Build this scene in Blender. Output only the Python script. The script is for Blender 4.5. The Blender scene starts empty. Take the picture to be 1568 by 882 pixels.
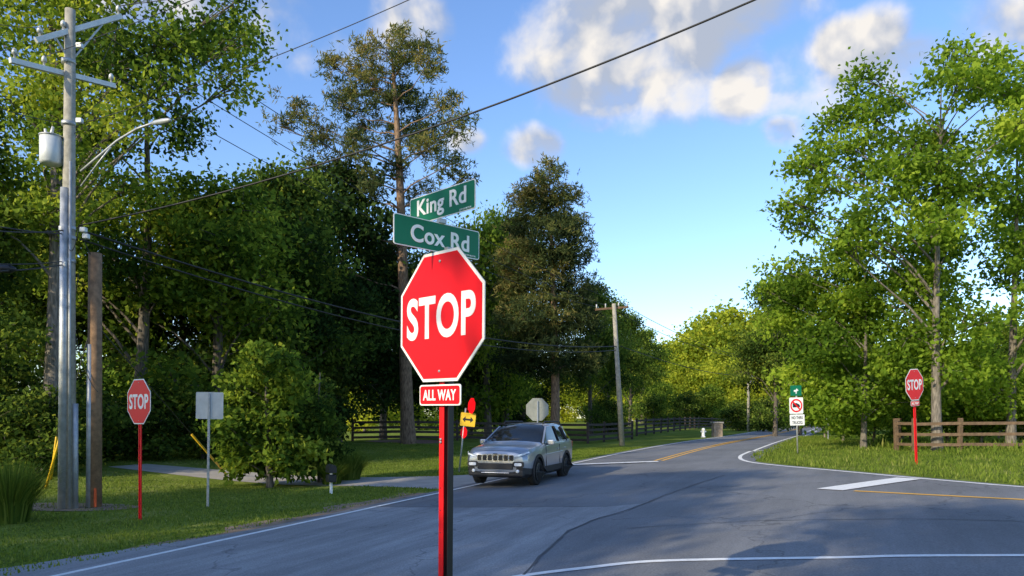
import bpy, bmesh, math, random
import numpy as np
from mathutils import Vector, Matrix
from mathutils.geometry import delaunay_2d_cdt

F=1132.0; CX=784.0; HY=640.0; EYE=1.85
scene=bpy.context.scene
rad=math.radians
# ---------------------------------------------------------------- terrain
ANG=rad(24.5)
U=(math.sin(ANG),math.cos(ANG)); N=(math.cos(ANG),-math.sin(ANG)); A=(-6.5,9.0)
def ss(a,b,v):
    t=np.clip((np.asarray(v,float)-a)/(b-a),0,1); return t*t*(3-2*t)
def terr(x,y):
    x=np.asarray(x,float); y=np.asarray(y,float)
    s=-((x-A[0])*N[0]+(y-A[1])*N[1])
    return .55*np.tanh(x/12)-.25*ss(30,70,y)+.8*ss(5,20,s)
def tz(x,y): return float(terr(x,y))
def RP(t,w): return (A[0]+U[0]*t+N[0]*w, A[1]+U[1]*t+N[1]*w)
def G(px,py):
    dx=(px-CX)/F; dz=(HY-py)/F
    t=1.0
    while t<400:
        if EYE+t*dz<tz(t*dx,t): break
        t+=.05 if t<60 else .5
    return (t*dx,t)
def W(px,py,D): return Vector(((px-CX)/F*D,D,EYE+(HY-py)/F*D))

# ---------------------------------------------------------------- materials
def newmat(name):
    m=bpy.data.materials.new(name); m.use_nodes=True
    nt=m.node_tree; nt.nodes.clear()
    out=nt.nodes.new('ShaderNodeOutputMaterial')
    return m,nt,out
def mat(name,col,rough=.6,metal=0,var=.0,scale=8,bump=0,spec=.5,coat=0):
    m,nt,out=newmat(name)
    b=nt.nodes.new('ShaderNodeBsdfPrincipled')
    b.inputs['Roughness'].default_value=rough; b.inputs['Metallic'].default_value=metal
    b.inputs['Specular IOR Level'].default_value=spec
    b.inputs['Coat Weight'].default_value=coat
    nt.links.new(b.outputs[0],out.inputs[0])
    c=(*col,1)
    b.inputs['Base Color'].default_value=c
    if var>0 or bump>0:
        tc=nt.nodes.new('ShaderNodeTexCoord'); no=nt.nodes.new('ShaderNodeTexNoise')
        no.inputs['Scale'].default_value=scale; no.inputs['Detail'].default_value=6; no.inputs['Roughness'].default_value=.65
        nt.links.new(tc.outputs['Object'],no.inputs['Vector'])
        r=nt.nodes.new('ShaderNodeValToRGB')
        r.color_ramp.elements[0].position=.3; r.color_ramp.elements[1].position=.7
        r.color_ramp.elements[0].color=(*[v*(1-var) for v in col],1)
        r.color_ramp.elements[1].color=(*[min(1,v*(1+var)) for v in col],1)
        nt.links.new(no.outputs['Fac'],r.inputs[0]); nt.links.new(r.outputs[0],b.inputs['Base Color'])
        if bump>0:
            bp=nt.nodes.new('ShaderNodeBump'); bp.inputs['Strength'].default_value=bump
            nt.links.new(no.outputs['Fac'],bp.inputs['Height']); nt.links.new(bp.outputs[0],b.inputs['Normal'])
    return m
def bark(name,c1,c2):
    m,nt,out=newmat(name); b=nt.nodes.new('ShaderNodeBsdfPrincipled'); b.inputs['Roughness'].default_value=.9
    tc=nt.nodes.new('ShaderNodeTexCoord'); mp=nt.nodes.new('ShaderNodeMapping'); mp.inputs['Scale'].default_value=(6,6,1.2)
    no=nt.nodes.new('ShaderNodeTexNoise'); no.inputs['Scale'].default_value=3; no.inputs['Detail'].default_value=6
    r=nt.nodes.new('ShaderNodeValToRGB'); r.color_ramp.elements[0].position=.35; r.color_ramp.elements[1].position=.65
    r.color_ramp.elements[0].color=(*c1,1); r.color_ramp.elements[1].color=(*c2,1)
    bp=nt.nodes.new('ShaderNodeBump'); bp.inputs['Strength'].default_value=.6
    L=nt.links.new
    L(tc.outputs['Object'],mp.inputs[0]); L(mp.outputs[0],no.inputs['Vector']); L(no.outputs['Fac'],r.inputs[0]); L(r.outputs[0],b.inputs['Base Color'])
    L(no.outputs['Fac'],bp.inputs['Height']); L(bp.outputs[0],b.inputs['Normal']); L(b.outputs[0],out.inputs[0])
    return m
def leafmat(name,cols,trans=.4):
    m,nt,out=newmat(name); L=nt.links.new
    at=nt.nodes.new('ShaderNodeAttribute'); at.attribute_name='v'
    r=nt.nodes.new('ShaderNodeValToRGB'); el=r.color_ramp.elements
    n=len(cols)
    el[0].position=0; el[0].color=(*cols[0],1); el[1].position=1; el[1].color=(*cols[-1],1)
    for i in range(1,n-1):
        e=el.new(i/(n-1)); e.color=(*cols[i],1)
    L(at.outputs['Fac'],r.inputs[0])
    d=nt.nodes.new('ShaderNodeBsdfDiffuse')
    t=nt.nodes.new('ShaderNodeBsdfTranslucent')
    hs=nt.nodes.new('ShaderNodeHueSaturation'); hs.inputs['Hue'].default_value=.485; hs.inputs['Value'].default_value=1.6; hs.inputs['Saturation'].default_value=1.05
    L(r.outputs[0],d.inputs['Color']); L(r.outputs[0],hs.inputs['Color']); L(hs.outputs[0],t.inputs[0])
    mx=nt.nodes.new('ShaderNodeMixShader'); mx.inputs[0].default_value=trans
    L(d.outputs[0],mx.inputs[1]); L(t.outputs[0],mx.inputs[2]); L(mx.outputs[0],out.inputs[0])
    return m

M_bark=bark('bark',(.05,.042,.033),(.17,.145,.12))
M_gbark=bark('grey_bark',(.08,.072,.06),(.24,.21,.18))
M_pbark=bark('pine_bark',(.09,.055,.035),(.3,.2,.13))
M_leaf=leafmat('leaves',[(.022,.045,.012),(.065,.115,.022),(.145,.21,.035),(.29,.34,.055)])
M_leafb=leafmat('leaves_bright',[(.035,.07,.014),(.11,.185,.026),(.235,.32,.042),(.40,.45,.065)],.42)
M_leafr=leafmat('leaves_fresh',[(.075,.14,.018),(.165,.265,.03),(.27,.38,.042),(.39,.48,.065)],.5)
M_leafy=leafmat('leaves_yellow',[(.12,.18,.022),(.26,.32,.035),(.40,.44,.045),(.52,.53,.07)],.45)
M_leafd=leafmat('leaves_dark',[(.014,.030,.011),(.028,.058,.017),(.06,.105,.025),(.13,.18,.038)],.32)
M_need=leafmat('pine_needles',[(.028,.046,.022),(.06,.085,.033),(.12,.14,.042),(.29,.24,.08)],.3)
M_grassb=leafmat('grass_blades',[(.07,.12,.02),(.125,.185,.028),(.20,.255,.045),(.32,.33,.10)],.35)
M_red=mat('sign_red',(.82,.004,.012),.45,var=.04,scale=2,spec=.25)
M_redpost=mat('post_red',(.78,.008,.014),.5,var=.12,scale=5,spec=.25)
M_white=mat('sign_white',(.88,.88,.88),.45,var=.03,scale=6,spec=.3)
M_green=mat('sign_green',(.003,.17,.085),.45,var=.05,scale=4,spec=.3)
M_black=mat('black_paint',(.015,.015,.017),.5)
M_yel=mat('sign_yellow',(.8,.5,.02),.5,var=.05)
M_alu=mat('sign_back_aluminium',(.6,.61,.61),.5,.3,var=.12,scale=5)
M_steel=mat('galvanised_steel',(.42,.44,.46),.5,.45,var=.25,scale=6)
M_wood=mat('pole_wood',(.24,.145,.08),.9,var=.4,scale=7,bump=.4)
M_woodg=mat('pole_wood_weathered',(.33,.31,.26),.9,var=.3,scale=7,bump=.4)
M_fence=mat('fence_dark',(.05,.037,.03),.8,var=.3,scale=6)
M_fenceb=mat('fence_brown',(.13,.085,.05),.85,var=.4,scale=5,bump=.3)
M_wire=mat('wire_black',(.02,.02,.022),.6)
M_paint=mat('road_paint_white',(.8,.8,.78),.7,var=.15,scale=9)
M_payel=mat('road_paint_yellow',(.78,.42,.05),.7,var=.15,scale=9)
M_conc=mat('concrete',(.38,.35,.31),.9,var=.18,scale=1.5,bump=.1)
M_dirt=mat('dirt',(.24,.17,.11),.95,var=.4,scale=4,bump=.5)
M_mulch=mat('mulch',(.22,.11,.07),.95,var=.4,scale=3,bump=.5)
M_tar=mat('tar_seal',(.085,.085,.088),.7,var=.3,scale=3)

def asphalt(name,c,cr=True,streak=.15):
    m,nt,out=newmat(name); L=nt.links.new
    b=nt.nodes.new('ShaderNodeBsdfPrincipled'); b.inputs['Roughness'].default_value=.75; b.inputs['Specular IOR Level'].default_value=.35
    g=nt.nodes.new('ShaderNodeNewGeometry')
    n1=nt.nodes.new('ShaderNodeTexNoise'); n1.inputs['Scale'].default_value=.35; n1.inputs['Detail'].default_value=5
    n2=nt.nodes.new('ShaderNodeTexNoise'); n2.inputs['Scale'].default_value=45; n2.inputs['Detail'].default_value=3
    mp=nt.nodes.new('ShaderNodeMapping'); mp.vector_type='TEXTURE'; mp.inputs['Rotation'].default_value=(0,0,-ANG); mp.inputs['Scale'].default_value=(.6,6,1)
    n3=nt.nodes.new('ShaderNodeTexNoise'); n3.inputs['Scale'].default_value=1.2; n3.inputs['Detail'].default_value=6; n3.inputs['Roughness'].default_value=.7
    L(g.outputs['Position'],mp.inputs[0]); L(mp.outputs[0],n3.inputs['Vector'])
    for n in (n1,n2): L(g.outputs['Position'],n.inputs['Vector'])
    def mrange(src,lo,hi):
        r1=nt.nodes.new('ShaderNodeMapRange'); r1.inputs[1].default_value=.3; r1.inputs[2].default_value=.7; r1.inputs[3].default_value=lo; r1.inputs[4].default_value=hi; L(src,r1.inputs[0]); return r1.outputs[0]
    def mul(a,bb):
        x=nt.nodes.new('ShaderNodeMath'); x.operation='MULTIPLY'; L(a,x.inputs[0]); L(bb,x.inputs[1]); return x.outputs[0]
    v=mul(mul(mrange(n1.outputs['Fac'],.82,1.18),mrange(n2.outputs['Fac'],.75,1.25)),mrange(n3.outputs['Fac'],1-streak,1+streak))
    if cr:
        vo=nt.nodes.new('ShaderNodeTexVoronoi'); vo.feature='DISTANCE_TO_EDGE'; vo.inputs['Scale'].default_value=.2
        wn=nt.nodes.new('ShaderNodeTexNoise'); wn.inputs['Scale'].default_value=1.3; wn.inputs['Detail'].default_value=5
        L(g.outputs['Position'],wn.inputs['Vector'])
        ad=nt.nodes.new('ShaderNodeVectorMath'); ad.operation='MULTIPLY_ADD'; ad.inputs[1].default_value=(1.6,1.6,0)
        L(wn.outputs['Color'],ad.inputs[0]); L(g.outputs['Position'],ad.inputs[2]); L(ad.outputs[0],vo.inputs['Vector'])
        rc=nt.nodes.new('ShaderNodeMapRange'); rc.inputs[1].default_value=.001; rc.inputs[2].default_value=.006; rc.inputs[3].default_value=.65; rc.inputs[4].default_value=1
        L(vo.outputs['Distance'],rc.inputs[0]); v=mul(v,rc.outputs[0])
    mx=nt.nodes.new('ShaderNodeVectorMath'); mx.operation='SCALE'; mx.inputs[0].default_value=c; L(v,mx.inputs['Scale'])
    L(mx.outputs[0],b.inputs['Base Color'])
    bp=nt.nodes.new('ShaderNodeBump'); bp.inputs['Strength'].default_value=.25; bp.inputs['Distance'].default_value=.01
    L(n2.outputs['Fac'],bp.inputs['Height']); L(bp.outputs[0],b.inputs['Normal']); L(b.outputs[0],out.inputs[0])
    return m
M_asph=asphalt('asphalt',(.175,.178,.186))
M_asph2=asphalt('asphalt_worn',(.27,.27,.272),streak=.3)

def lawn():
    m,nt,out=newmat('lawn'); L=nt.links.new
    b=nt.nodes.new('ShaderNodeBsdfDiffuse')
    g=nt.nodes.new('ShaderNodeNewGeometry')
    n1=nt.nodes.new('ShaderNodeTexNoise'); n1.inputs['Scale'].default_value=.5; n1.inputs['Detail'].default_value=8; n1.inputs['Roughness'].default_value=.7
    n2=nt.nodes.new('ShaderNodeTexNoise'); n2.inputs['Scale'].default_value=14; n2.inputs['Detail'].default_value=5
    for n in (n1,n2): L(g.outputs['Position'],n.inputs['Vector'])
    r=nt.nodes.new('ShaderNodeValToRGB'); e=r.color_ramp.elements
    e[0].position=.3; e[0].color=(.11,.15,.028,1); e[1].position=.75; e[1].color=(.30,.30,.10,1)
    x=e.new(.52); x.color=(.17,.22,.04,1)
    L(n1.outputs['Fac'],r.inputs[0])
    mr=nt.nodes.new('ShaderNodeMapRange'); mr.inputs[1].default_value=.3; mr.inputs[2].default_value=.7; mr.inputs[3].default_value=.6; mr.inputs[4].default_value=1.35
    L(n2.outputs['Fac'],mr.inputs[0])
    mx=nt.nodes.new('ShaderNodeVectorMath'); mx.operation='SCALE'; L(r.outputs[0],mx.inputs[0]); L(mr.outputs[0],mx.inputs['Scale']); L(mx.outputs[0],b.inputs['Color'])
    bp=nt.nodes.new('ShaderNodeBump'); bp.inputs['Strength'].default_value=.7; bp.inputs['Distance'].default_value=.06
    L(n2.outputs['Fac'],bp.inputs['Height']); L(bp.outputs[0],b.inputs['Normal']); L(b.outputs[0],out.inputs[0])
    return m
M_lawn=lawn()

# ---------------------------------------------------------------- mesh helpers
def link(o,parent=None):
    scene.collection.objects.link(o)
    if parent: o.parent=parent
    return o
def empty(name,loc=(0,0,0),rot=(0,0,0)):
    e=bpy.data.objects.new(name,None); e.location=loc; e.rotation_euler=rot; e.empty_display_size=.2
    return link(e)
def meshobj(name,verts,faces,m,parent=None,loc=(0,0,0),rot=(0,0,0),smooth=False,midx=None):
    me=bpy.data.meshes.new(name); me.from_pydata([tuple(v) for v in verts],[],[tuple(f) for f in faces])
    for mm in (m if isinstance(m,list) else [m]): me.materials.append(mm)
    if midx is not None: me.polygons.foreach_set('material_index',midx)
    if smooth: me.polygons.foreach_set('use_smooth',[True]*len(me.polygons))
    me.update()
    o=bpy.data.objects.new(name,me); o.location=loc; o.rotation_euler=rot
    return link(o,parent)
def box(name,size,loc,m,parent=None,rot=(0,0,0),bev=.0):
    bm=bmesh.new(); bmesh.ops.create_cube(bm,size=1); bmesh.ops.scale(bm,vec=size,verts=bm.verts)
    if bev>0: bmesh.ops.bevel(bm,geom=bm.edges[:],offset=bev,segments=2,affect='EDGES',profile=.5)
    me=bpy.data.meshes.new(name); bm.to_mesh(me); bm.free(); me.materials.append(m)
    o=bpy.data.objects.new(name,me); o.location=loc; o.rotation_euler=rot
    return link(o,parent)
def tube_geo(pts,rads,sides=8):
    pts=[Vector(p) for p in pts]; vs=[]; fs=[]
    for i,p in enumerate(pts):
        d=(pts[min(i+1,len(pts)-1)]-pts[max(i-1,0)])
        if d.length<1e-6: d=Vector((0,0,1))
        d.normalize(); a=d.orthogonal().normalized() if abs(d.z)<.95 else Vector((1,0,0))
        if abs(d.z)<.95: a=Vector((0,0,1)).cross(d).normalized()
        b=d.cross(a).normalized(); a=b.cross(d).normalized()
        for k in range(sides):
            t=2*math.pi*k/sides; vs.append(p+(a*math.cos(t)+b*math.sin(t))*rads[i])
    n=len(pts)
    for i in range(n-1):
        for k in range(sides):
            k2=(k+1)%sides; fs.append((i*sides+k,i*sides+k2,(i+1)*sides+k2,(i+1)*sides+k))
    fs.append(tuple(range(sides))[::-1]); fs.append(tuple((n-1)*sides+k for k in range(sides)))
    return vs,fs
def tube(name,pts,rads,m,parent=None,sides=10,smooth=True):
    if not isinstance(rads,(list,tuple)): rads=[rads]*len(pts)
    v,f=tube_geo(pts,rads,sides)
    return meshobj(name,v,f,m,parent,smooth=smooth)
def multi_tubes(name,lst,m,parent=None,sides=6):
    V=[];Fc=[]
    for pts,r in lst:
        rr=r if isinstance(r,(list,tuple)) else [r]*len(pts)
        v,f=tube_geo(pts,rr,sides); o=len(V); V+=v; Fc+=[tuple(i+o for i in q) for q in f]
    return meshobj(name,V,Fc,m,parent,smooth=True)
def sheet(name,poly,off,m,step=1.0,parent=None):
    pts=[]; n=len(poly)
    for i in range(n):
        a=poly[i]; b=poly[(i+1)%n]; d=math.hypot(b[0]-a[0],b[1]-a[1]); k=max(1,int(d/step))
        for j in range(k): pts.append((a[0]+(b[0]-a[0])*j/k,a[1]+(b[1]-a[1])*j/k))
    ne=len(pts); edges=[(i,(i+1)%ne) for i in range(ne)]
    xs=[p[0] for p in poly]; ys=[p[1] for p in poly]
    def inside(x,y):
        c=False; j=n-1
        for i in range(n):
            xi,yi=poly[i]; xj,yj=poly[j]
            if (yi>y)!=(yj>y) and x<(xj-xi)*(y-yi)/(yj-yi)+xi: c=not c
            j=i
        return c
    gx=min(xs)+step*.5
    while gx<max(xs):
        gy=min(ys)+step*.5
        while gy<max(ys):
            if inside(gx,gy): pts.append((gx,gy))
            gy+=step
        gx+=step
    r=delaunay_2d_cdt([Vector(p) for p in pts],edges,[],1,1e-4)
    vs=[(p.x,p.y,tz(p.x,p.y)+off) for p in r[0]]
    fs=[]
    for f in r[2]:
        a,b,c=[r[0][i] for i in f[:3]]
        fs.append(tuple(f) if (b.x-a.x)*(c.y-a.y)-(b.y-a.y)*(c.x-a.x)>0 else tuple(f)[::-1])
    return meshobj(name,vs,fs,m,parent,smooth=True)
def smoothpath(pts,k=6):
    P=[Vector((p[0],p[1],0)) for p in pts]; out=[]
    for i in range(len(P)-1):
        p0=P[max(i-1,0)];p1=P[i];p2=P[i+1];p3=P[min(i+2,len(P)-1)]
        for j in range(k):
            t=j/k
            q=.5*((2*p1)+(-p0+p2)*t+(2*p0-5*p1+4*p2-p3)*t*t+(-p0+3*p1-3*p2+p3)*t**3)
            out.append((q.x,q.y))
    out.append((P[-1].x,P[-1].y)); return out
def strip(name,path,w,off,m,parent=None,jag=0,sub=1.0,wig=0):
    P=[]; rr=random.Random(5)
    for i in range(len(path)-1):
        a=path[i];b=path[i+1];d=math.hypot(b[0]-a[0],b[1]-a[1]);k=max(1,int(d/sub))
        for j in range(k): P.append((a[0]+(b[0]-a[0])*j/k+rr.uniform(-wig,wig),a[1]+(b[1]-a[1])*j/k+rr.uniform(-wig,wig)))
    P.append(path[-1]); vs=[];fs=[]
    for i,p in enumerate(P):
        a=P[max(i-1,0)];b=P[min(i+1,len(P)-1)];dx,dy=b[0]-a[0],b[1]-a[1];l=math.hypot(dx,dy) or 1
        nx,ny=-dy/l,dx/l
        for s in (1,-1):
            ww=w/2*(1+rr.uniform(-jag,jag)); x=p[0]+nx*s*ww;y=p[1]+ny*s*ww
            vs.append((x,y,tz(x,y)+off))
    for i in range(len(P)-1): fs.append((2*i+1,2*i+3,2*i+2,2*i))
    return meshobj(name,vs,fs,m,parent)

# ---------------------------------------------------------------- ground
xs=np.concatenate([np.linspace(-900,-75,18),np.arange(-70,110,1.0),np.linspace(115,1100,22)])
ys=np.concatenate([np.linspace(-600,-35,14),np.arange(-30,190,1.0),np.linspace(200,1800,26)])
X,Y=np.meshgrid(xs,ys); Z=terr(X,Y)
nx,ny=len(xs),len(ys)
vs=np.stack([X.ravel(),Y.ravel(),Z.ravel()],1)
idx=np.arange(nx*ny).reshape(ny,nx)
fs=np.stack([idx[:-1,:-1].ravel(),idx[:-1,1:].ravel(),idx[1:,1:].ravel(),idx[1:,:-1].ravel()],1)
meshobj('ground',vs.tolist(),fs.tolist(),M_lawn,smooth=True)

RW=6.4
strip('main_road',[RP(t,RW/2) for t in range(-60,260,2)],RW+.5,.016,M_asph)
far=[G(1262,652),G(1200,677),G(1160,692),G(1146,700),G(1156,707),G(1200,713),G(1300,722),G(1400,731),G(1568,746)]
far=smoothpath(far,5)
fe=far[-1]
far_ext=far+[(fe[0]+4,fe[1]-2.5),(fe[0]+12,fe[1]-6),(fe[0]+40,fe[1]-14)]
near=[(55,-8),(25,2),(14,6.4),G(1568,863),G(1300,865),G(1100,868),G(1000,872),G(930,879),(0.0,8.1),(-1.3,6.9),(-2.3,4.8),(-3.4,1.5),(-5.0,-2.5),(-7.5,-9)]
near=smoothpath(near,5)
def shift(path,d):
    out=[]
    for i,p in enumerate(path):
        a=path[max(i-1,0)];b=path[min(i+1,len(path)-1)];dx,dy=b[0]-a[0],b[1]-a[1];l=math.hypot(dx,dy) or 1
        out.append((p[0]-dy/l*d,p[1]+dx/l*d))
    return out
near_edge=shift(near,1.0)
poly=far_ext+near_edge+[RP(-14,3.0),RP(32,3.0),RP(60,RW-.6)]
sheet('intersection_road',poly,.022,M_asph,.8)
mk=empty('road_markings')
strip('edge_line_left',[RP(t,.15) for t in range(-50,240,2)],.13,.03,M_paint,mk)
strip('edge_line_right',[RP(t,RW-.15) for t in range(50,240,2)],.13,.034,M_paint,mk)
strip('edge_line_corner',shift(far_ext,-.3),.14,.03,M_paint,mk,sub=.4)
strip('edge_line_near',shift(near,-.3),.13,.03,M_paint,mk,sub=.4)
for k,w in enumerate((RW/2-.14,RW/2+.14)):
    strip('centre_line_%d'%k,[RP(t,w) for t in [21.8]+list(range(23,240,2))],.13,.03,M_payel,mk)
strip('stop_line_far',[RP(20.2,.3),RP(21.3,RW/2+.1)],.5,.036,M_paint,mk,sub=.5)
strip('side_centre_line_1',[G(1308,754),G(1420,760),G(1568,767.5),(15,9.6),(30,4)],.15,.03,M_payel,mk)
a1,b1=G(1270,752),G(1392,734.5)
strip('stop_line_side',[a1,b1],.6,.038,M_paint,mk,sub=.5)
pp=[G(-200,905),G(100,858),G(330,823),G(470,798),G(575,778),G(700,779),G(930,778),G(985,773),G(960,785),G(905,800),G(870,815),G(830,850),G(800,900),(-3,4.5),(-7,-2)]
sheet('worn_road_surface',pp,.0265,M_asph2,.8)
sm=empty('road_seams')
strip('seam_1',[G(800,885),G(835,848),G(872,815),G(905,800),G(960,784),G(1040,752),G(1110,729)],.035,.0315,M_tar,sm,jag=.6,sub=.3,wig=.02)
strip('seam_2',[G(575,778),G(700,779),G(930,778)],.04,.0318,M_tar,sm,jag=.6,sub=.3,wig=.03)
strip('seam_3',[G(960,812),G(1150,800),G(1400,797),G(1600,802)],.025,.0312,M_tar,sm,jag=.6,sub=.3,wig=.03)
strip('dirt_shoulder',[RP(t,-.5) for t in np.arange(-6,11.5,.5)],.8,.012,M_dirt,jag=.8,sub=.3)
sheet('driveway',[RP(11.8,-.1),RP(17.6,-.1),RP(16.2,-2.5),RP(15.8,-5),RP(15,-11),RP(14.2,-14.5),RP(12.6,-14.5),RP(12.8,-11),RP(12.9,-5),RP(12.6,-2.5)],.010,M_conc,.8)
cx_,cy_=G(625,676)
sheet('mulch_bed',[(cx_+math.cos(a)*(2.8+.4*math.sin(3*a)),cy_+math.sin(a)*(2.4+.3*math.cos(5*a))) for a in np.linspace(0,2*math.pi,24)[:-1]],.012,M_mulch,.7)

# ---------------------------------------------------------------- grass
def leaf_mesh(pos,dirs,side,L,Wd,v):
    n=len(pos)
    V=np.empty((n,4,3))
    V[:,0]=pos; V[:,2]=pos+dirs*L[:,None]
    mid=pos+dirs*(L*.45)[:,None]
    V[:,1]=mid+side*(Wd*.5)[:,None]; V[:,3]=mid-side*(Wd*.5)[:,None]
    return V
def build_np(name,V,Q,mats,v,midx):
    me=bpy.data.meshes.new(name); n=len(Q)
    me.vertices.add(len(V)); me.vertices.foreach_set('co',np.asarray(V,np.float32).ravel())
    me.loops.add(n*4); me.loops.foreach_set('vertex_index',np.asarray(Q,np.int32).ravel())
    me.polygons.add(n); me.polygons.foreach_set('loop_start',np.arange(n,dtype=np.int32)*4)
    try: me.polygons.foreach_set('loop_total',np.full(n,4,np.int32))
    except Exception: pass
    for mm in mats: me.materials.append(mm)
    if midx is not None: me.polygons.foreach_set('material_index',np.asarray(midx,np.int32))
    at=me.attributes.new('v','FLOAT','FACE'); at.data.foreach_set('value',np.asarray(v,np.float32))
    me.update(calc_edges=True)
    return link(bpy.data.objects.new(name,me))
def grass(name,region,n,h,seed,m=M_grassb,w=.022):
    r=np.random.RandomState(seed)
    P=region(r,n); x,y=P[:,0],P[:,1]; z=terr(x,y)-.005; n=len(x)
    pos=np.stack([x,y,z],1)
    d=np.stack([r.normal(0,.35,n),r.normal(0,.35,n),np.ones(n)],1); d/=np.linalg.norm(d,axis=1)[:,None]
    s=np.stack([r.normal(size=n),r.normal(size=n),np.zeros(n)],1); s/=np.linalg.norm(s,axis=1)[:,None]
    patch=.5+.5*np.sin(x*1.3+np.sin(y*.9)*2)*np.sin(y*1.1+np.cos(x*.7)*2)
    L=h*r.uniform(.5,1.3,n)*(.6+.8*patch)
    V=leaf_mesh(pos,d,s,L,np.full(n,w)*r.uniform(.6,1.3,n),None).reshape(-1,3)
    return build_np(name,V,np.arange(4*n).reshape(n,4),[m],np.clip(r.normal(.4,.2,n)+.25*(patch-.5),0,1),None)
def inpoly(x,y,poly):
    c=np.zeros(len(x),bool); j=len(poly)-1
    for i in range(len(poly)):
        xi,yi=poly[i];xj,yj=poly[j]
        if yi!=yj: c^=((yi>y)!=(yj>y))&(x<(xj-xi)*(y-yi)/(yj-yi)+xi)
        j=i
    return c
def reg_left(r,n):
    t=r.uniform(-4,34,n); u=r.uniform(0,1,n); s=.5+u**1.4*16
    k0=(s>1.0)|(r.uniform(0,1,n)<.35)
    x=A[0]+U[0]*t-N[0]*s; y=A[1]+U[1]*t-N[1]*s
    k=k0&~((t<17.6-.5*np.minimum(s,3)-.08*s)&(t>12.0+.2*np.minimum(s,4)*(s<4)+0)&(s<14.5))
    return np.stack([x[k],y[k]],1)
vpoly=shift(far_ext,.12)+[(60,60),(22,66)]
def reg_right(r,n):
    x=r.uniform(8,40,n); y=r.uniform(12,60,n)
    k=inpoly(x,y,vpoly)&(x/y<.85)
    return np.stack([x[k],y[k]],1)
grass('grass',reg_left,110000,.065,1,w=.024)
grass('grass',reg_right,110000,.15,2,w=.034)
def reg_meadow(r,n):
    x=r.uniform(12,60,n); y=r.uniform(26,90,n); return np.stack([x,y],1)[inpoly(x,y,[(16,27),(60,24),(60,90),(34,66),(16,34)])]
grass('meadow_grass',reg_meadow,40000,.35,3,w=.07)
def reg_near(r,n):
    x=r.uniform(-4,14,n); y=r.uniform(-6,8,n)
    return np.stack([x,y],1)[inpoly(x,y,shift(near,1.1)+[(-5,-20),(60,-20)])]
grass('grass',reg_near,15000,.07,4)

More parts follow.
